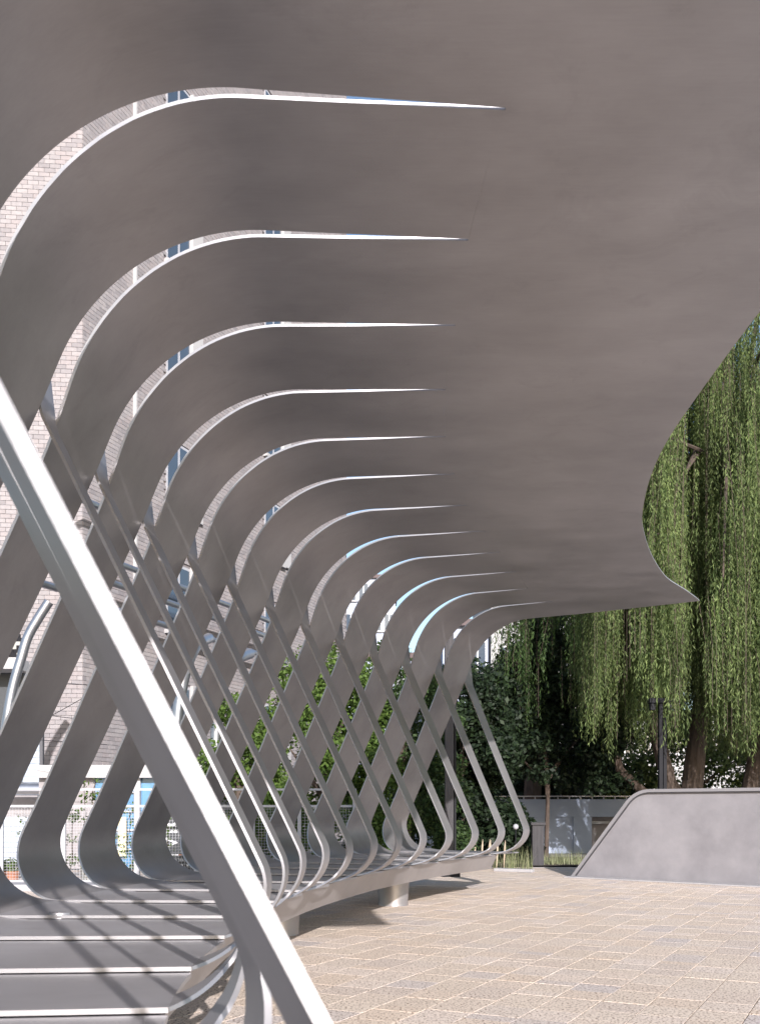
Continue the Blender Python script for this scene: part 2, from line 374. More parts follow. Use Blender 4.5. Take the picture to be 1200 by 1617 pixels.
def rib(k, thick=.014):
    rows = []
    for i, (s, z) in enumerate(fprof):
        a = Vector(fprof[max(i-1, 0)]); b = Vector(fprof[min(i+1, len(fprof)-1)]); t = (b-a).normalized()
        l = FL[i]; w = rwid(l)
        ka = k+rsm(rnear, l)
        m_ = thick if k > -2 else thick*(1+.75*max(0, min(1, l/LTF*1.4-.25)))
        rows.append([(ka+w*j/3, s+NS.get(k, 0)*min(1, l/LTF*1.5)+FS.get(k, 0)*j/3*min(1, l*2)*(1 if k > -2 else max(-.35, 1.6-3.2*l/LTF)), z, t.y*m_, -t.x*m_) for j in range(4)])
    return sheet('crossing_rib', rows, 1.0, pav, (None, M['edge_b'] if k == -2 else None))
for k in range(-1, 14): rib(k)
rib(-2, .016)
# fascia beam, underside and pedestals
kf = [(-3.8)+i*.2 for i in range(int(16.2/.2)+1)]
rows = [[(k-.0, .88-.012-.10*q/3, ZD-.026-.20*q/3, -1, 0) for k in kf] for q in range(4)]
sheet('fascia_beam', rows, .012, pav, (M['metal'], M['metal']))
rows = [[(k, S0+.02-.0+.10*q/3, ZD-.05-.18*q/3, 1, 0) for k in kf] for q in range(4)]
sheet('rear_fascia', rows, .012, pav, (M['metal'], M['metal']))
rows = [[(k, .752-(1.18)*q/4, ZD-.224, 0, 1) for k in kf] for q in range(5)]
sheet('underside_plate', rows, .012, pav, (M['metal'], M['metal']))
for k, s in ((0, .3), (3.5, .25), (7.0, .14), (10.1, .27)):
    p = Vector(P(k, s, 0)); mb = MB(); n = 28; V = []
    for z, r in ((0, .185), (.05, .18), (EYE+ZD-.225, .20)):
        V += [(p.x+r*math.cos(2*math.pi*i/n), p.y+r*math.sin(2*math.pi*i/n), z) for i in range(n)]
    mb.add(V, [(a*n+i, a*n+(i+1) % n, (a+1)*n+(i+1) % n, (a+1)*n+i) for a in (0, 1) for i in range(n)])
    mb.build('pedestal', M['metal'], pav, smooth=True)
p = W(95, 1437, 5.75); z = EYE+ZD
mb = MB(); n = 24
mb.add([(p.x+.07*math.cos(2*math.pi*i/n), p.y+.07*math.sin(2*math.pi*i/n), z-.02) for i in range(n)]+[(p.x+.062*math.cos(2*math.pi*i/n), p.y+.062*math.sin(2*math.pi*i/n), z+.012) for i in range(n)],
       [(i, (i+1) % n, (i+1) % n+n, i+n) for i in range(n)]+[tuple(range(n, 2*n))])
mb.build('deck_cap', M['edge'], pav, smooth=True)
# ------------------------------------------------------------------ ground and paving
def plane(name, pts, z, m):
    me = bpy.data.meshes.new(name); me.from_pydata([(x, y, z) for x, y in pts], [], [tuple(range(len(pts)))]); me.update(); me.materials.append(m)
    o = link(name, me); o['kind'] = 'structure'; return o
plane('ground', [(-300, -200), (300, -200), (300, 500), (-300, 500)], -.03, M['asphalt'])
pave = plane('plaza_paving', [(-14, -30), (40, -30), (40, 20.3), (-14, 20.3)], -.012, M['joint'])
A = R(27); ua = Vector((math.sin(A), math.cos(A), 0)); ub = Vector((math.cos(A), -math.sin(A), 0))
tw = .285; gap = .0065
tiles = []
def inview(x, y, m=.3):
    if y < 1.5: return False
    px = 600+F*x/y; py = YH+F*EYE/y
    return -60 < px < 1290 and py < 1760
for ci in range(-60, 90):
    y = -30+random.random()*.3
    t = -12.
    while t < 34:
        ln = random.choice((.28, .28, .28, .14, .42))
        c = ub*(ci*tw)+ua*(t+ln/2)
        if c.y < 20.0 and c.y > 3.2 and inview(c.x, c.y) and not (c.x < -1.2-0*c.y and c.y > 30):
            tiles.append((c.x, c.y, ln))
        t += ln
tiles = [t for t in tiles if abs(t[0]) < 13]
def tile_mesh(ln):
    a, b, h, bv = tw/2-gap/2, ln/2-.0022, .012, .0008
    V = []
    for d, z in ((0, -h), (0, -bv), (bv, 0)):
        for sx, sy in ((-1, -1), (1, -1), (1, 1), (-1, 1)):
            q = ub*(sx*(a-d))+ua*(sy*(b-d)); V.append((q.x, q.y, z))
    return V, [(0, 1, 5, 4), (1, 2, 6, 5), (2, 3, 7, 6), (3, 0, 4, 7), (4, 5, 9, 8), (5, 6, 10, 9), (6, 7, 11, 10), (7, 4, 8, 11), (8, 9, 10, 11)]
tm = {}
for ln in (.28, .14, .42):
    V, Fq = tile_mesh(ln); tm[ln] = (np.array(V), np.array(Fq))
def seen(t):
    px = 600+F*t[0]/t[1]; py = YH+F*EYE/t[1]
    return (430 < px < 1205 and py < 1625)
cand = sorted([t for t in tiles if seen(t)], key=lambda t: t[1]-.6*(t[2]-.28))
single = cand[:300]; sset = set(single)
sm = {ln: mesh_np('paving_tile', tm[ln][0], tm[ln][1], M['granite']) for ln in tm}
for (x, y, ln) in single:
    o = link('paving_tile', sm[ln], pave); o.location = (x, y, random.uniform(-.0012, .0012))
Vs = []; Fs = []; b = 0
for t in tiles:
    if t in sset: continue
    V, Fq = tm[t[2]]; Vs.append(V+np.array((t[0], t[1], random.uniform(-.0012, .0012)))); Fs.append(Fq+b); b += len(V)
link('paving_tiles', mesh_np('paving_tiles', np.vstack(Vs), np.vstack(Fs), M['granite']), pave, 'stuff')
# ------------------------------------------------------------------ low grey wall on the right
lw = empty('ramp_wall', (3.19, 16.3, 0), 'low grey plastered wall block with one slanted rounded end, right of the bench on the paving', 'low wall')
dv = Vector((.762, -.648, 0)); nv = Vector((.648, .762, 0))   # along the wall, and backwards
Zt = 1.50; base = Vector((3.28, 17.2, 0))
def wl(u, z, b=0): return base+dv*u+Vector((0, 0, z))+nv*b
ru = [(0, 0)]
sx = 1.2
cor = fillet((0, 0), (sx, Zt), (6, Zt), .55, 14)
outl = [(0, 0)]+cor+[(6.5, Zt), (6.5, 0)]
def shifted(outl, d):   # inset outline
    cor2 = fillet((d*1.25, 0), (sx+d*.55, Zt-d), (6, Zt-d), .5, 14)
    return [(d*1.25, 0.0)]+cor2+[(6.5, Zt-d), (6.5, 0.0)]
mb = MB(); mb.prism([wl(u, z, .05) - lw.location for u, z in shifted(outl, .05)], None, nv*.7)
mb.build('wall_face', M['concrete'], lw, smooth=False)
# cover strip round the outline: proud rim
n = len(outl)-1
ins = shifted(outl, .05)
V = []; Fq = []
for i in range(n):
    for (u, z), bb in ((outl[i], 0), (ins[i], 0), (ins[i], .80), (outl[i], .80)): V.append(wl(u, z, bb)-lw.location)
for i in range(n-1):
    for j in range(4): a = i*4; Fq.append((a+j, a+(j+1) % 4, a+4+(j+1) % 4, a+4+j))
mb = MB(); mb.add(V, Fq); mb.build('rim', M['rim'], lw)
i2 = shifted(outl, .052); i3 = shifted(outl, .064); V = []; Fq = []
for i in range(n):
    for (u, z), bb in ((i2[i], .012), (i3[i], .012), (i3[i], .055), (i2[i], .055)): V.append(wl(u, z, bb)-lw.location)
for i in range(n-1):
    for j in range(4): a = i*4; Fq.append((a+j, a+(j+1) % 4, a+4+(j+1) % 4, a+4+j))
mb = MB(); mb.add(V, Fq); mb.build('gap_shade_strip', M['darktrim'], lw)  # dark strip painted in as the shade between rim and face
mb = MB(); c = wl(3.3, .012, -.10)-lw.location; mb.box(c, (6.6, .24, .02), rz=math.atan2(dv.y, dv.x)); mb.build('footing_strip', M['kerb'], lw)
# ------------------------------------------------------------------ planting strip behind the paving
plane('planting_bed', [(.4, 20.3), (6.2, 20.3), (7, 24), (.4, 24)], .02, M['soil'])
mb = MB(); mb.box((2.5, 18.6, .03), (.75, .16, .06), rz=R(-28)); tag(mb.build('kerb_stone', M['kerb'], bevel=.01), 'pale stone kerb at the far end of the bench', 'kerb')
def blades(name, cx, cy, n, rad, hmin, hmax, m, parent=None, lean=.35, wd_=.012, z0=0):
    V = []; Fq = []
    for i in range(n):
        a = random.random()*6.28; r = rad*math.sqrt(random.random()); x, y = cx+r*math.cos(a), cy+r*math.sin(a)*.6
        h = random.uniform(hmin, hmax); d = random.random()*6.28; ln = random.uniform(.1, 1)*lean*h; w = wd_
        px_, py_ = math.cos(d+1.57)*w/2, math.sin(d+1.57)*w/2; b = len(V)
        for q in range(4):
            u = q/3; ww = 1-u*.95
            V += [(x+math.cos(d)*ln*u*u-px_*ww, y+math.sin(d)*ln*u*u-py_*ww, z0+h*(u-.15*u*u)), (x+math.cos(d)*ln*u*u+px_*ww, y+math.sin(d)*ln*u*u+py_*ww, z0+h*(u-.15*u*u))]
        for q in range(3): Fq.append((b+2*q, b+2*q+1, b+2*q+3, b+2*q+2))
    return link(name, mesh_np(name, V, Fq, m), parent)
for i, (px, Y, n, r, h0, h1, lab) in enumerate(((820, 19.0, 110, .25, .3, .62, 'spiky pale grass clump just behind the last rib of the bench'), (795, 19.6, 60, .25, .3, .55, 'pale green grass clump left of the spiky clump behind the bench end'),
        (880, 21, 260, .6, .2, .42, 'low soft green grass tuft at the foot of the blue-grey wall'))):
    x = (px-600)/F*Y; e_ = empty('grass_tuft', (0, 0, 0), lab, 'grass'); e_['group'] = 'grass tufts behind the paving'
    blades('grass_blades', x, Y, n, r, h0, h1, M['grassm'], e_, .5)
    if i < 2:
        mb = MB()
        for q in range(3):
            xx = x-.3-.14*q; mb.tube([(xx, Y, .02), (xx+.01, Y, .25), (xx+.02, Y, .45), (xx+.03, Y, .58)], [.004, .014, .018, .003], 6)
        mb.build('plume', M['plume'], e_)
gb = blades('grass_strip', 3.6, 21.3, 700, 1.3, .08, .22, M['grassm']); gb['kind'] = 'stuff'; tag(gb, 'short grass along the blue-grey wall', 'grass')
# ------------------------------------------------------------------ broadleaf foliage
def leaf_cloud(name, clumps, nleaf, size, m, parent, up_bias=.3):
    cl = np.array([c[:3] for c in clumps]); rad = np.array([c[3] for c in clumps]); wv = rad**2; wv = wv/wv.sum()
    idx = rng.choice(len(clumps), nleaf, p=wv)
    d = rng.normal(size=(nleaf, 3)); d /= np.linalg.norm(d, axis=1)[:, None]
    rr_ = rad[idx]*(rng.random(nleaf)**.45); P0 = cl[idx]+d*rr_[:, None]*np.array((1, 1, .8))
    P0[:, 2] = np.maximum(P0[:, 2], .05)
    nrm_ = d*.8+rng.normal(size=(nleaf, 3))*.7+np.array((0, 0, up_bias)); nrm_ /= np.linalg.norm(nrm_, axis=1)[:, None]
    t = np.cross(nrm_, rng.normal(size=(nleaf, 3))); t /= np.linalg.norm(t, axis=1)[:, None]; b_ = np.cross(nrm_, t)
    sz = size*(.6+.8*rng.random(nleaf))[:, None]
    V = np.stack([P0-t*sz*.5, P0+b_*sz*.28, P0+t*sz*.5, P0-b_*sz*.28], axis=1).reshape(-1, 3)
    Fq = np.arange(nleaf*4).reshape(-1, 4)
    return link(name, mesh_np(name, V, Fq, m), parent)
def clumps_box(x0, x1, y0, y1, z0, z1, n, r0, r1):
    out = []
    for i in range(n):
        u, v, w = random.random(), random.random(), random.random()
        x = x0+(x1-x0)*u; z = z0+(z1-z0)*w
        edge = 1-abs(2*u-1)**2.2*.75
        out.append((x, y0+(y1-y0)*v, z0+(z-z0)*edge, random.uniform(r0, r1)))
    return out
def tree(name, label, x, Y, w, d, z0, z1, n, nleaf, size, m, r0=.35, r1=.7, trunk=.12, cat='tree', group=None):
    t = empty(name, (x, Y, 0), label, cat, group)
    mb = MB(); mb.tube([(0, 0, -.05), (.05, .02, z1*.3), (-.04, 0, z1*.65)], [trunk, trunk*.8, trunk*.4], 8)
    mb.build('trunk', M['bark'], t, smooth=True)
    mb = MB()
    for i in range(6):
        a = i*1.05+random.random(); h = z1*random.uniform(.25, .5)
        mb.tube([(0, 0, h), (math.cos(a)*w*.2, math.sin(a)*d*.2, h+z1*.15), (math.cos(a)*w*.28, math.sin(a)*d*.25, h+z1*.2)], [trunk*.5, trunk*.3, trunk*.1], 6)
    mb.build('limb', M['bark'], t, smooth=True)
    cl = clumps_box(-w/2, w/2, -d/2, d/2, z0, z1, n, r0, r1)
    leaf_cloud('crown', cl, nleaf, size, m, t)
    return t
g1 = 'green trees behind the mesh fence'
tree('garden_tree', 'bright green leafy tree behind the mesh fence, left one by the curved silver duct', -2.45, 17.2, 2.2, 1.6, .5, 3.1, 40, 20000, .075, M['leaf_a'], .3, .5, group=g1)
tree('garden_tree', 'bright green leafy tree behind the middle ribs, tallest behind the fence', -1.0, 17.8, 2.6, 1.6, .4, 4.4, 56, 30000, .075, M['leaf_a'], .3, .55, group=g1)
tree('garden_tree', 'mid-green bushy tree behind the far ribs, beside the dark timber post', .45, 18.8, 2.1, 1.6, .4, 4.4, 56, 28000, .08, M['leaf_m'], .3, .5, group=g1)
g2 = 'dark dense trees at the back of the plaza'
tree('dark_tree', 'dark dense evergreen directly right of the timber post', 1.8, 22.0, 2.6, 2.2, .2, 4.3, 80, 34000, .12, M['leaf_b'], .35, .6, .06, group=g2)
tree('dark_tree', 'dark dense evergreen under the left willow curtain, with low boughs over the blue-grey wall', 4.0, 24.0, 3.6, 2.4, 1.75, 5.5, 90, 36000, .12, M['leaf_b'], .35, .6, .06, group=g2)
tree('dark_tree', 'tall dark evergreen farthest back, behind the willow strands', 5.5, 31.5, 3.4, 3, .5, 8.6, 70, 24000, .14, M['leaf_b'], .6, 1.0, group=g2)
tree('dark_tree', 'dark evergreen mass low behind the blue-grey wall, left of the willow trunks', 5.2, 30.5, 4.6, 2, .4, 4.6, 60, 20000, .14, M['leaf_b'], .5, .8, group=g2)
tree('shrub', 'loose green shrub behind the grey wall top, seen between willow trunks', 9.6, 30, 5.4, 2, .6, 4.0, 70, 34000, .13, M['leaf_w'], .5, .9, cat='shrub')
tree('shrub', 'green shrub behind the far right end of the grey wall', 13.4, 31, 4, 2, .6, 4.8, 60, 24000, .14, M['leaf_wd'], .5, .9, cat='shrub')
# ------------------------------------------------------------------ willows
def willow(label, x, Y, rx, ry, ztop, nclu, nstr, m, trunks, zlo, seed, group, filt=None, m2=None):
    rg = np.random.default_rng(seed); rd = random.Random(seed)
    t = empty('willow_tree', (x, Y, 0), label, 'tree', group)
    mbt = MB()
    for pts, r0, r1 in trunks: mbt.tube(pts, [r0+(r1-r0)*i/(len(pts)-1) for i in range(len(pts))], 10)
    mbt.build('trunk', M['bark'], t, smooth=True)
    tips_ = []
    LV = []; TW = []
    for c in range(nclu):
        while True:
            a = rd.random()*6.283; r = math.sqrt(rd.random()); cx, cy = rx*r*math.cos(a), ry*r*math.sin(a)
            if filt is None or filt(cx+x, cy+Y): break
        top = ztop*math.sqrt(max(.08, 1-.8*r*r))*rd.uniform(.55, 1.0)
        bot = zlo(cx+x, cy+Y, rd)
        if top < bot+1: top = bot+rd.uniform(1, 2.2)
        tips_.append((cx, cy, top))
        for s_ in range(nstr):
            sx_, sy_ = cx+rg.normal()*.13, cy+rg.normal()*.13
            zt = top+rg.normal()*.3; zb = bot+abs(rg.normal())*.55+(rd.random()**3)*2
            if zt-zb < .5: continue
            n = int((zt-zb)/.036); u = np.linspace(0, 1, n)
            out = rg.normal(size=2)*.12
            ph = rg.random()*6
            px_ = sx_+out[0]*(1-u)+.03*np.sin(u*7+ph); py_ = sy_+out[1]*(1-u)+.03*np.cos(u*6+ph); pz = zt-(zt-zb)*u
            LV.append(np.stack([px_, py_, pz], 1)); TW.append(((sx_+out[0], sy_+out[1], zt), (sx_, sy_, (zt+zb)/2), (sx_, sy_, zb)))
    P0 = np.vstack(LV); n = len(P0); P0 = P0+rg.normal(size=(n, 3))*.012
    az = rg.random(n)*6.283; el = rg.uniform(-1.45, -.75, n)
    d = np.stack([np.cos(az)*np.cos(el), np.sin(az)*np.cos(el), np.sin(el)], 1)
    q = rg.normal(size=(n, 3)); w_ = np.cross(d, q); w_ /= np.linalg.norm(w_, axis=1)[:, None]
    ln = (.07+.06*rg.random(n))[:, None]; wd2 = (.0075+.006*rg.random(n))[:, None]
    V = np.stack([P0, P0+d*ln*.45+w_*wd2, P0+d*ln, P0+d*ln*.45-w_*wd2], 1).reshape(-1, 3)
    link('foliage', mesh_np('foliage', V, np.arange(n*4).reshape(-1, 4), m), t)
    V = []; Fq = []
    for tri in TW[::3]:
        b = len(V)
        for p_ in tri: V += [(p_[0]-.003, p_[1], p_[2]), (p_[0]+.003, p_[1], p_[2])]
        Fq += [(b, b+1, b+3, b+2), (b+2, b+3, b+5, b+4)]
    link('twigs', mesh_np('twigs', V, Fq, M['bark']), t)
    mb = MB()
    for i, (cx, cy, tz) in enumerate(tips_):
        if i % 5 == 0:
            src = trunks[i % len(trunks)][0][-1]
            mid = ((src[0]+cx)/2, (src[1]+cy)/2, max(src[2], tz)*.95+.3)
            mb.tube([src, mid, (cx, cy, tz)], [.07, .045, .015], 5)
    mb.build('branches', M['bark'], t, smooth=True)
    return n
gw = 'willow trees behind the grey wall'
def zlo1(x, y, rd):
    px = 600+F*x/y
    t = {0: 3.2}
    base_ = np.interp(px, [780, 900, 960, 1020, 1080, 1120, 1200, 1300], [2.6, 3.0, 2.1, 2.6, 2.4, 2.5, 2.1, 2.3])
    return float(base_)-.25+(y-18)*.04+rd.random()**2*1.7
nw = willow('big weeping willow, trunks just behind the grey wall on the right', 8.3, 23.0, 5.6, 4.6, 16.0, 430, 18, M['leaf_w'],
    [([(-1.2, 0, 0), (-1.15, 0, 1.2), (-.95, .1, 2.8), (-.5, .3, 5), (-.2, 0, 9)], .30, .14), ([(-1.15, 0, .9), (-1.7, -.2, 1.8), (-2.2, -.5, 3.4), (-2.6, -.6, 6)], .22, .1),
     ([(-1.2, 0, .6), (-1.9, .2, 1.3), (-2.7, .3, 2.1), (-3.2, .2, 4.2)], .15, .08), ([(.5, .6, 0), (.45, .6, 1.5), (.8, .7, 3.4), (1.4, .8, 6)], .26, .12), ([(2.6, .9, 0), (2.5, .9, 2), (2.8, .9, 5)], .2, .1)],
    zlo1, 3, gw, filt=lambda x, y: 600+F*x/y > 905 and y > 18)
def zlo2(x, y, rd):
    px = 600+F*x/y
    return float(np.interp(px, [780, 830, 860, 900, 960], [2.9, 2.2, 3.0, 3.4, 4]))+rd.random()**2*2.5
nw2 = willow('second weeping willow with thin dark strands over the dark evergreens, beyond the canopy end', 4.4, 24.0, 2.6, 3.2, 9.5, 70, 7, M['leaf_wd'],
    [([(0, 5.2, 0), (.1, 5.0, 3), (.3, 3.2, 6), (.2, 1, 8)], .3, .12)], zlo2, 5, gw, filt=lambda x, y: 790 < 600+F*x/y < 960)
# ------------------------------------------------------------------ mesh fence
FY = 14.75
fence = empty('mesh_fence', (0, FY, 0), 'white painted steel fence with square wire mesh panels behind the bench ribbons', 'fence')
fx = [(-110-600)/F*FY, (3-600)/F*FY, (100-600)/F*FY, (217-600)/F*FY, (310-600)/F*FY, (400-600)/F*FY, (473-600)/F*FY, (560-600)/F*FY]
zt = EYE+(1277-1273)/F*FY+.0; zb = .10; zh = EYE+(1277-1248)/F*FY
for i, x in enumerate(fx):
    MB().box((x, 0, zh/2), (.085 if i in (2, 3) else .055, .05, zh)).build('post', M['whitepaint'], fence, bevel=.004)
for a, b_ in zip(fx, fx[1:]):
    c = (a+b_)/2; w = b_-a-.075
    MB().box((c, 0, zt), (w, .035, .035)).build('rail', M['whitepaint'], fence)
    MB().box((c, 0, zb), (w, .035, .05)).build('rail', M['whitepaint'], fence)
    mb = MB(); n = int(w/.042)
    for i in range(1, n): mb.box((a+.0375+w*i/n, .0, (zt+zb)/2), (.0038, .0038, zt-zb-.05))
    n = int((zt-zb)/.042)
    for i in range(1, n): mb.box((c, .007, zb+(zt-zb)*i/n), (w, .0038, .0038))
    mb.build('wire_mesh', M['whitepaint'], fence, kind='stuff')
MB().box(((fx[0]+fx[-1])/2, 0, zh+.012), (fx[-1]-fx[0]+.05, .05, .03)).build('handrail', M['whitepaint'], fence)
# kerb below the fence
mb = MB(); mb.box((-4.4, FY-.35, .05), (8.4, .5, .1)); tag(mb.build('kerb_stone', M['kerb'], bevel=.01), 'long pale kerb under the mesh fence at left', 'kerb')
# ------------------------------------------------------------------ brick building
CX, CY = (131-600)/F*22, 22.0
d1 = Vector((math.sin(R(21)), math.cos(R(21)), 0)); L_side = 15.0; HB = 31.0
d0 = Vector((-1, -.10, 0)).normalized()
bld = empty('brick_building', (CX, CY, 0), 'tall pinkish grey brick building behind the bench, seen through the slots', 'building')
def quadwall(name, o, d, L, z0, z1, m, inset=.02, nrm_=None):
    nn = Vector((-d.y, d.x, 0)) if nrm_ is None else nrm_
    mb = MB(); mb.prism([Vector((0, 0, z0))-nn*inset+o, o+d*L+Vector((0, 0, z0))-nn*inset, o+d*L+Vector((0, 0, z1))-nn*inset, o+Vector((0, 0, z1))-nn*inset], None, -nn*.3)
    return mb.build(name, m, bld)
n_side = Vector((math.cos(R(21)), -math.sin(R(21)), 0)); n_front = Vector((-.10, -1, 0)).normalized()*1.0
n_front = Vector((d0.y, -d0.x, 0)); n_front = -n_front if n_front.y > 0 else n_front
quadwall('wall', Vector((0, 0, 0)), d1, L_side, 0, HB, M['mortar'], nrm_=n_side)
quadwall('wall', Vector((0, 0, 0)), d0, 6.0, 0, HB, M['mortar'], nrm_=n_front)
bw, bh, bd = .235, .098, .03
def winrects():      # windows on the side wall: (u0,u1,z0,z1)
    out = []
    for u0 in (3.3, 8.6):
        for z0 in np.arange(2.6, 29, 3.1): out.append((u0, u0+1.1, z0, z0+1.75))
    return out
WR = winrects()
def bricks(o, d, nn, L, ulist=None, skip=()):
    out = []
    nz = int(HB/bh)
    for r in range(nz):
        z = (r+.5)*bh; off = (r % 2)*bw/2
        if off: out.append((bw/4, z))
        for c in range(int(L/bw)+1):
            u = c*bw+off
            if u+bw > L: continue
            if any(a-.12 < u+bw/2 < b+.56 and z0-.06 < z < z1+.06 for a, b, z0, z1 in skip): continue
            out.append((u+bw/2, z))
    return out
def brick_box(o, d, nn, u, z, w=bw-.008, h=bh-.008):
    if u < bw*.4: w = bw/2-.008
    c = o+d*u+Vector((0, 0, z)); q = random.uniform(-.003, .004)
    a = d*(w/2); b_ = Vector((0, 0, h/2)); f0 = -nn*.02; f1 = nn*(.012+q)
    return [c-a-b_+f0, c+a-b_+f0, c+a+b_+f0, c-a+b_+f0, c-a-b_+f1, c+a-b_+f1, c+a+b_+f1, c-a+b_+f1]
BF = np.array([(4, 5, 6, 7), (0, 1, 5, 4), (1, 2, 6, 5), (2, 3, 7, 6), (3, 0, 4, 7)])
fb = bricks(None, d0, n_front, 3.4); sbk = bricks(None, d1, n_side, L_side, skip=WR)
def proj(p): return 600+F*p.x/p.y, YH-F*(p.z-EYE)/p.y
def vis(p):
    x, y = proj(p); return -5 < x < 600 and 90 < y < 1300
loc = Vector((CX, CY, 0))
# front bricks seen in the openings near the left edge: the ones shown largest are objects of their own
fsel = [b for b in fb if vis(loc+d0*b[0]+Vector((0, 0, b[1])))]
def inslot(x, y):   # rough openings between ribbons where the front wall shows
    for (ax, ay, bx, by, w) in ((0, 420, 130, 230, 48), (60, 660, 130, 520, 30), (35, 1325, 134, 1024, 34), (20, 1040, 75, 900, 30), (100, 1250, 180, 1080, 26)):
        t = ((x-ax)*(bx-ax)+(y-ay)*(by-ay))/((bx-ax)**2+(by-ay)**2)
        if 0 <= t <= 1 and math.hypot(x-ax-(bx-ax)*t, y-ay-(by-ay)*t) < w: return True
    return False
fs2 = [b for b in fsel if b[0] > bw*.4 and inslot(*proj(loc+d0*b[0]+Vector((0, 0, b[1]))))]
random.shuffle(fs2); fs2 = fs2[:300]; fset = set(fs2)
bm_ = [v-d0*bw for v in brick_box(Vector((0, 0, 0)), d0, n_front, bw, 0)]; bme = mesh_np('brick', [tuple(v) for v in bm_], BF, M['brick'])
for (u, z) in fs2:
    o = link('brick', bme, bld); o.location = d0*u+Vector((0, 0, z))
Vs = []; Fs = []; b = 0
for lst, d, nn in ((fb, d0, n_front), (sbk, d1, n_side)):
    for q in lst:
        if q in fset and lst is fb: continue
        Vs += [tuple(v) for v in brick_box(Vector((0, 0, 0)), d, nn, q[0], q[1])]; Fs.append(BF+b); b += 8
link('brickwork', mesh_np('brickwork', Vs, np.vstack(Fs), M['brick']), bld, 'stuff')
def sbox(name, u, z, w, h, out0, out1, m, d=d1, nn=n_side, parent=bld):
    c = d*u+Vector((0, 0, z)); a = d*(w/2); b_ = Vector((0, 0, h/2)); f0 = nn*out0; f1 = nn*out1
    mb = MB(); mb.add([c-a-b_+f0, c+a-b_+f0, c+a+b_+f0, c-a+b_+f0, c-a-b_+f1, c+a-b_+f1, c+a+b_+f1, c-a+b_+f1], [(3, 2, 1, 0), (4, 5, 6, 7), (0, 1, 5, 4), (1, 2, 6, 5), (2, 3, 7, 6), (3, 0, 4, 7)])
    o = mb.build(name, m, parent); return o
for (u0, u1, z0, z1) in WR:
    u = (u0+u1)/2; z = (z0+z1)/2
    wnd = sbox('window', u, z, u1-u0, z1-z0, -.015, .02, M['whitepaint'])
    for q in (-1, 1):
        g_ = sbox('pane', u+q*(u1-u0)/4, z, (u1-u0)/2-.1, z1-z0-.14, .021, .026, M['glass'], parent=wnd)
    sbox('sill', u, z0-.06, u1-u0+.2, .1, .0, .14, M['white'], parent=wnd)
    sbox('reveal', u1+.27, z, .5, z1-z0+.1, .0, .10, M['white'], parent=wnd)
for u in (1.9,): sbox('corner_strip', u, 15, .05, 30, .0, .1, M['white'])
# roof slab
mb = MB(); o0 = Vector((0, 0, HB)); e1 = d1*(L_side+.2); e0_ = d0*6
mb.prism([o0+n_side*.3, o0+e1+n_side*.3, o0+e1-n_side*9, o0+e0_-Vector((0, -8, 0))], None, (0, 0, .4)); mb.build('roof', M['kerb'], bld)
# back volume so the building is solid
mb = MB(); mb.prism([Vector((0, 0, 0))-n_side*.4-n_front*.4, d1*L_side-n_side*.4, d1*L_side-n_side*9, d0*6+Vector((0, 9, 0)), d0*6-n_front*.4], None, (0, 0, HB-.01)); mb.build('core', M['mortar'], bld)
# service pipes along the side wall
pipes = []
def pipe_line(p1, p2, t0, t1, off, r, label, bend=None):
    # p1: image point where the pipe passes, on a line parallel to the side wall, 'off' metres proud of it
    o_ = loc+n_side*off; x, y = p1; kx = (x-600)/F
    t = (kx*o_.y-o_.x)/(d1.x-kx*d1.y); q = o_+d1*t; z = EYE+(YH-y)/F*q.y
    a = o_+d1*(t+t0); b_ = o_+d1*(t+t1); pts = [(a.x, a.y, z), (b_.x, b_.y, z)]
    mb = MB(); mb.tube(pts, r, 10); ob = mb.build('service_pipe', M['pipe'], smooth=True)
    tag(ob, label, 'pipe', 'silver pipes along the brick wall'); return ob
pipe_line((277, 924), None, -3.5, 6, .45, .075, 'topmost silver pipe of the three running along the brick wall')
pipe_line((277, 955), None, -3.5, 6, .45, .075, 'middle silver pipe of the three running along the brick wall')
pipe_line((244, 982), None, -3.0, 7, .45, .075, 'lowest silver pipe of the three running along the brick wall')
pipe_line((138, 792), None, -.6, 1.2, .45, .08, 'short silver pipe near the corner of the brick wall, above the other pipes')
pipe_line((75, 924), None, -3.2, .3, 1.0, .08, 'silver pipe crossing in front of the lit brick front wall')
def duct(pts, r, label):
    P_ = [Vector(p) for p in pts]; out = []
    for i in range(len(P_)-1):
        p0, p1, p2, p3 = P_[max(i-1, 0)], P_[i], P_[i+1], P_[min(i+2, len(P_)-1)]
        for j in range(6):
            t = j/6; out.append(.5*((2*p1)+(-p0+p2)*t+(2*p0-5*p1+4*p2-p3)*t*t+(-p0+3*p1-3*p2+p3)*t**3))
    out.append(P_[-1]); mb = MB(); mb.tube(out, r, 14); o = mb.build('ventilation_duct', M['pipe'], smooth=True); tag(o, label, 'duct', 'curved ventilation ducts')
YD = 17.5
duct([W(395, 1032, YD+1.2), W(376, 1040, YD+.4), W(360, 1062, YD), W(350, 1095, YD), W(342, 1150, YD), W(336, 1290, YD)], .10, 'curved silver duct dropping in front of the brick wall, right one by the green tree')
duct([W(330, 1008, YD+1.2), W(312, 1018, YD+.4), W(298, 1045, YD), W(288, 1085, YD), W(280, 1140, YD), W(272, 1290, YD)], .10, 'curved silver duct dropping down the brick wall, left one beside the big near rib')
duct([W(78, 950, YD), W(62, 975, YD), W(45, 1005, YD), W(34, 1040, YD), W(20, 1090, YD), W(8, 1160, YD)], .085, 'slanting silver duct at the far left edge beside the shingled roof')
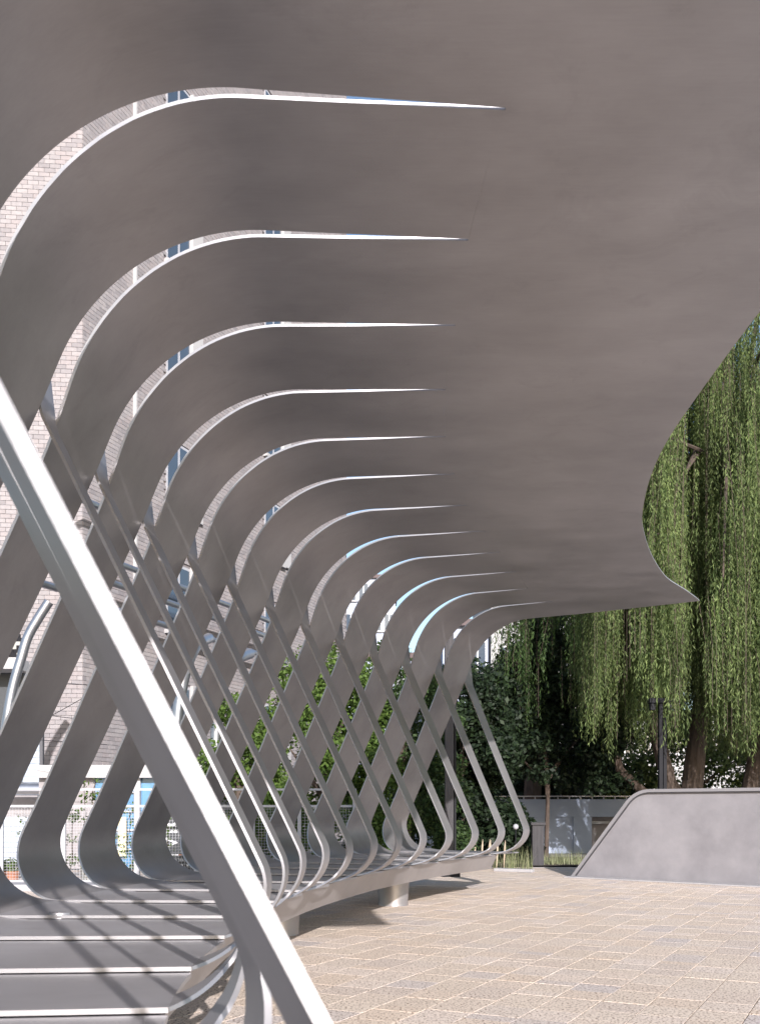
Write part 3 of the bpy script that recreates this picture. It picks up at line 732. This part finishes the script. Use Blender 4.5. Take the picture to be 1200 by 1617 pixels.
# ------------------------------------------------------------------ shop fronts behind the fence (ground level at left)
SY = 19.0
shop = empty('shop_front', (W(150, 1277, SY).x, SY, 0), 'single storey shop front with white fascia band and blue glass behind the fence at left', 'shop')
def lb(px0, px1, py0, py1, Y, d, base_):
    a = W(px0, py1, Y); b_ = W(px1, py0, Y); c = (a+b_)/2; return (c.x-base_.x, c.y-base_.y+d/2, c.z-base_.z), (b_.x-a.x, d, b_.z-a.z)
B0 = Vector(shop.location)
def part(name, px0, px1, py0, py1, Y, d, m, par=shop, base_=None, bevel=0):
    c, s_ = lb(px0, px1, py0, py1, Y, d, base_ or B0); return MB().box(c, s_).build(name, m, par, bevel=bevel)
part('fascia_band', 60, 395, 1208, 1228, SY-.2, .5, M['white'])
part('pier', 62, 150, 1228.2, 1372, SY, .4, M['brick'])
part('pier', 212, 222, 1228.2, 1372, SY-.05, .3, M['whitepaint'])
part('pier', 330, 395, 1228.2, 1372, SY, .4, M['brick'])
part('window', 150.5, 211.5, 1228.2, 1372, SY+.05, .06, M['blueglass'])
part('window', 222.5, 329.5, 1228.2, 1372, SY+.05, .06, M['blueglass'])
part('yellow_sign', 187, 199, 1290, 1352, SY-.12, .08, M['yellow'])
for q in range(4): part('glazing_bar', 150.5, 211.5, 1250+q*30, 1252+q*30, SY-.03, .05, M['whitepaint'])
# left bay: louvre panel, steel duct, awning with shingles
bay = empty('annex_bay', (W(20, 1277, 20).x, 20.0, 0), 'annex at the far left with pale louvre panel, shingled roof edge and a dark panel for recess shade', 'annex')
BB = Vector(bay.location)
part('recess', -60, 38, 1056, 1155, 20.2, .3, M['sign'], bay, BB)  # flat dark panel, the shade inside the recess put into its colour
part('gutter_box', -60, 30, 1038, 1055.8, 19.5, .6, M['white'], bay, BB)
part('frame_bar', 63, 68, 1146, 1236, 19.45, .1, M['darktrim'], bay, BB)
for q in range(9): part('louvre', 10, 62.8, 1146+q*10, 1155.4+q*10, 19.5+.02*(q % 2), .05, M['louvre'], bay, BB)
part('lower_wall', -60, 60, 1256, 1290, 19.9, .3, M['brick'], bay, BB)
for q in range(9): part('shutter_slat', -60, 60, 1290+q*8, 1297.4+q*8, 19.85, .06, M['louvre'], bay, BB)
for r_ in range(6):
    for c_ in range(5):
        x0 = -22+c_*11+(r_ % 2)*5
        part('shingle', x0, x0+10.2, 1001+r_*6, 1007.6+r_*6, 20.0-r_*.05, .05, M['darkpole'] if (r_+c_) % 3 else M['greypot'], bay, BB)
mb = MB(); a = W(-20, 1246, 19.2); b_ = W(70, 1246, 19.2); mb.tube([(a.x, 19.2, a.z), (b_.x, 19.2, b_.z)], .12, 14)
tag(mb.build('ventilation_duct', M['pipe'], smooth=True), 'thick horizontal silver duct under the pale louvre panel at far left', 'duct')
# wires
for i, (a, b_) in enumerate(((W(40, 1165, 16.5), W(112, 1171, 16.5)), (W(90, 1076, 16.5), W(130, 1080, 16.5)), (W(70, 1127, 16.5), W(112, 1133, 16.5)), (W(72, 1134, 16.5), W(120, 1108, 16.5)))):
    mb = MB(); mid = (a+b_)/2-Vector((0, 0, .015)); mb.tube([a-(b_-a)*.8, mid, b_+(b_-a)*.8], .006, 5)
    tag(mb.build('cable', M['darkpole']), ['lowest black cable across the lit brick wall', 'highest black cable across the lit brick wall', 'middle black cable across the lit brick wall', 'slanting black cable crossing the others before the brick wall'][i], 'cable', 'cables before the brick wall')
# sign board with rotated letters
SGY = 15.6
sg = empty('sign_board', (W(285, 1277, SGY).x, SGY, 0), 'dark grey sign board with large rotated white letters behind the mesh fence', 'sign')
GB = Vector(sg.location)
part('board', 243, 322, 1262, 1402, SGY, .05, M['sign'], sg, GB)
part('colour_bar', 250, 268, 1349, 1350.6, SGY-.012, .01, M['louvre'], sg, GB)
part('colour_bar', 268, 282, 1349, 1350.6, SGY-.012, .01, M['letter'], sg, GB)
part('colour_bar', 282, 293, 1349, 1350.6, SGY-.012, .01, M['terracotta'], sg, GB)
def text(body, px, py, size_px, rot, Y, par, base_, m=M['letter'], sx=1.0, name='lettering'):
    cu = bpy.data.curves.new(name, 'FONT'); cu.body = body; cu.extrude = .003; cu.size = size_px/F*Y*1.38; cu.offset = .0035*size_px/20
    o = bpy.data.objects.new('t', cu); C.objects.link(o); dg = bpy.context.evaluated_depsgraph_get()
    me = bpy.data.meshes.new_from_object(o.evaluated_get(dg)); bpy.data.objects.remove(o)
    me.materials.clear(); me.materials.append(m); o = link(name, me, par)
    p = W(px, py, Y)-base_; o.location = (p.x, p.y-.012, p.z); o.rotation_euler = (R(90), R(-rot), 0) if rot else (R(90), 0, 0)
    o.scale = (sx, 1, 1)
    return o
text('V', 280.5, 1339, 20, 90, SGY, sg, GB); text('1', 280.5, 1321, 20, 90, SGY, sg, GB, sx=1.1); text('C', 280.5, 1306, 20, 90, SGY, sg, GB)
text('n premium bea', 252, 1359.5, 4.6, 0, SGY, sg, GB)
for q in range(5):
    x = 259+q*9; part('icon', x, x+3.2, 1365, 1368, SGY-.012, .01, M['letter'], sg, GB)
# planters and vines along the fence
def vine(name, label, px, Y, h, n, seed):
    rd = random.Random(seed); x = (px-600)/F*Y; t = empty(name, (x, Y, 0), label, 'plant', 'climbing plants on the fence')
    mb = MB(); cl = []
    for q in range(4):
        pts = []; xx = rd.uniform(-.2, .2)
        for j in range(6): pts.append((xx+rd.uniform(-.07, .07), rd.uniform(-.03, .03), .1+h*j/5*rd.uniform(.85, 1)))
        mb.tube(pts, .006, 5)
        for p_ in pts[1:]: cl.append((p_[0]+rd.uniform(-.1, .1), p_[1], p_[2], rd.uniform(.08, .16)))
    mb.build('stem', M['bark'], t); leaf_cloud('leaves', cl, n, .06, M['leaf_a'], t)
vine('climbing_plant', 'leafy climber on the fence beside the white post, first gap from the left', 60, FY+.35, .9, 260, 1)
vine('climbing_plant', 'tall leafy climber rising above the fence rail in the second gap', 128, FY+.35, 1.65, 520, 2)
vine('climbing_plant', 'leafy climber in front of the yellow sign', 190, FY+.35, 1.15, 420, 3)
vine('climbing_plant', 'small leafy climber at the left edge of the dark sign board', 256, FY+.3, .95, 260, 4)
def pot(label, px, Y, r, h, m):
    x = (px-600)/F*Y; t = empty('plant_pot', (x, Y, .0), label, 'plant pot', 'plant pots along the fence'); mb = MB(); n = 20; V = []
    prof_ = ((.8, 0), (1, h), (1.08, h), (1.08, h+.03), (.94, h+.03), (.92, h-.02), (0.01, h-.02))
    for q, z in prof_: V += [(r*q*math.cos(6.2832*i/n), r*q*math.sin(6.2832*i/n), z) for i in range(n)]
    mb.add(V, [(a*n+i, a*n+(i+1) % n, (a+1)*n+(i+1) % n, (a+1)*n+i) for a in range(len(prof_)-1) for i in range(n)])
    mb.build('pot', m, t, smooth=True); leaf_cloud('leaves', [(0, 0, h+.1, .16)], 160, .07, M['leaf_a'], t)
pot('terracotta plant pot at the far left under the fence', 18, FY-.05+.5, .13, .2, M['terracotta'])
pot('grey plant pot under the fence, right of the terracotta pot', 48, FY+.5, .14, .22, M['greypot'])
pot('grey plant pot between the second and third ribbon', 145, FY+.5, .16, .24, M['greypot'])
pot('terracotta plant pot behind the middle ribs', 522, FY+.8, .18, .42, M['terracotta'])
# ------------------------------------------------------------------ posts and lamp
tp = empty('timber_post', (W(712, 1277, 17.3).x, 17.3, 0), 'dark weathered timber post behind the last ribs', 'post')
hh = EYE+(1277-990)/F*17.3
MB().box((-.035, 0, hh/2), (.15, .16, hh)).build('shaft', M['wood'], tp, bevel=.01)
MB().box((.07, .02, hh/2-.1), (.035, .12, hh-.2)).build('side_plate', M['darkpole'], tp, bevel=.004)
MB().box((0, 0, .06), (.3, .26, .14)).build('base', M['darkpole'], tp, bevel=.01)
lp = empty('lamp_post', (W(1045, 1277, 19.6).x, 19.6, 0), 'dark grey twin-section lamp post with flat crossbar head under the willow foliage', 'lamp post')
hz = EYE+(1277-1104)/F*19
MB().box((-.035, 0, hz/2), (.075, .11, hz)).build('shaft', M['darkpole'], lp, bevel=.005)
MB().box((.045, 0, hz/2-.15), (.065, .11, hz-.3)).build('shaft', M['darkpole'], lp, bevel=.005)
MB().box((-.04, 0, hz+.03), (.46, .2, .10)).build('lamp_head', M['darkpole'], lp, bevel=.01)
MB().box((0, 0, .02), (.34, .34, .04)).build('base_plate', M['darkpole'], lp)
MB().box((-.20, 0, hz-.09), (.10, .14, .13)).build('lantern', M['darkpole'], lp, bevel=.01)
MB().box((.13, 0, hz-.09), (.10, .14, .13)).build('lantern', M['darkpole'], lp, bevel=.01)
cp = empty('gate_pillar', (W(848, 1277, 20.5).x, 20.5, 0), 'short brown-grey masonry pillar with a flat cap left of the blue-grey wall', 'pillar')
MB().box((0, 0, .42), (.24, .24, .84)).build('shaft', M['wood'], cp, bevel=.01)
MB().box((0, 0, .87), (.30, .30, .06)).build('cap', M['wood'], cp, bevel=.01)
gl = empty('globe_lamp', (W(814, 1277, 20.4).x, 20.4, 0), 'small white globe lamp on a thin stem before the dark trees', 'lamp')
mb = MB(); mb.tube([(0, 0, 0), (0, 0, .76)], .012, 8); mb.build('stem', M['darkpole'], gl)
mb = MB(); n = 12; V = [(.06*math.sin(math.pi*a/8)*math.cos(6.283*i/n), .06*math.sin(math.pi*a/8)*math.sin(6.283*i/n), .81-.06*math.cos(math.pi*a/8)) for a in range(9) for i in range(n)]
mb.add(V, [(a*n+i, a*n+(i+1) % n, (a+1)*n+(i+1) % n, (a+1)*n+i) for a in range(8) for i in range(n)]); mb.build('globe', M['whitepaint'], gl, smooth=True)
# ------------------------------------------------------------------ blue grey wall and distant buildings
BWY = 27.0
bwl = empty('blue_wall', (W(930, 1277, BWY).x, BWY, 0), 'blue-grey rendered wall with a dark recess and a rail on top, left of the grey wall end', 'wall')
QB = Vector(bwl.location)
part('wall', 780, 917, 1275, 1356, BWY, .3, M['bluewall'], bwl, QB)
part('pier', 905, 934, 1290, 1356, BWY-.06, .3, M['bluewall'], bwl, QB)
part('beam', 780, 1060, 1262, 1289.8, BWY-.1, .4, M['bluewall'], bwl, QB)
part('recess', 934.2, 1060, 1290, 1356, BWY+.5, .1, M['brick'], bwl, QB)
part('sill', 934.2, 1060, 1297, 1301, BWY+.2, .3, M['white'], bwl, QB)
part('handrail', 780, 1060, 1256.5, 1258.3, BWY, .05, M['whitepaint'], bwl, QB)
for q in range(14): part('rail_post', 790+q*18, 791.5+q*18, 1258.5, 1261.9, BWY, .04, M['whitepaint'], bwl, QB)
def block(name, label, x0, x1, Y, depth, h, wall, rows_, cols_, ww, wh, group=None, roof=True):
    t = empty(name, ((x0+x1)/2, Y, 0), label, 'building', group)
    w = x1-x0; MB().box((0, depth/2, h/2), (w, depth, h)).build('wall', wall, t)
    if roof: MB().box((0, depth/2, h+.15), (w+.6, depth+.6, .3)).build('roof', M['roofdark'], t)
    for r_ in range(rows_):
        z = h*(r_+.55)/rows_
        for c_ in range(cols_):
            x = -w/2+w*(c_+.5)/cols_
            f_ = MB().box((x, -.02, z), (ww, .08, wh)).build('window', M['whitepaint'], t)
            MB().box((x-ww/4, -.065, z), (ww/2-.08, .02, wh-.12)).build('pane', M['glass'], f_)
            MB().box((x+ww/4, -.065, z), (ww/2-.08, .02, wh-.12)).build('pane', M['glass'], f_)
            MB().box((x, -.12, z-wh/2-.06), (ww+.2, .2, .08)).build('sill', M['white'], f_)
    return t
gb_ = 'distant buildings beyond the trees'
block('apartment_house', 'blue-grey house with dark roof edge seen between the last rib and the willow', 2.9, 5.03, 46, 8, 9.6, M['greyb'], 3, 2, .8, 1.5, gb_)
block('apartment_house', 'white apartment wall right beside the blue-grey house, half behind the willow strands', 5.08, 9.5, 45.6, 9, 12.5, M['white'], 4, 3, .7, 1.3, gb_, False)
block('apartment_house', 'pale low house seen under the willow above the blue-grey wall', 10.0, 17.0, 55, 9, 6.2, M['white'], 2, 5, .9, 1.2, gb_)
block('apartment_house', 'pink-white low house seen between the willow trunks', 18.0, 30, 56, 9, 6.5, M['white'], 2, 7, 1.0, 1.2, gb_)
block('apartment_house', 'grey glass tower seen through the slots over the green trees', -3.2, 1.4, 90, 12, 22, M['greyb'], 8, 4, .9, 1.6, gb_)
block('apartment_house', 'pale low block behind the green trees, seen in the far slots', -4, 5, 52, 8, 9.0, M['greyb'], 3, 6, .9, 1.4, gb_)
print('leaves', nw, nw2, 'tiles', len(tiles), 'front bricks', len(fs2))
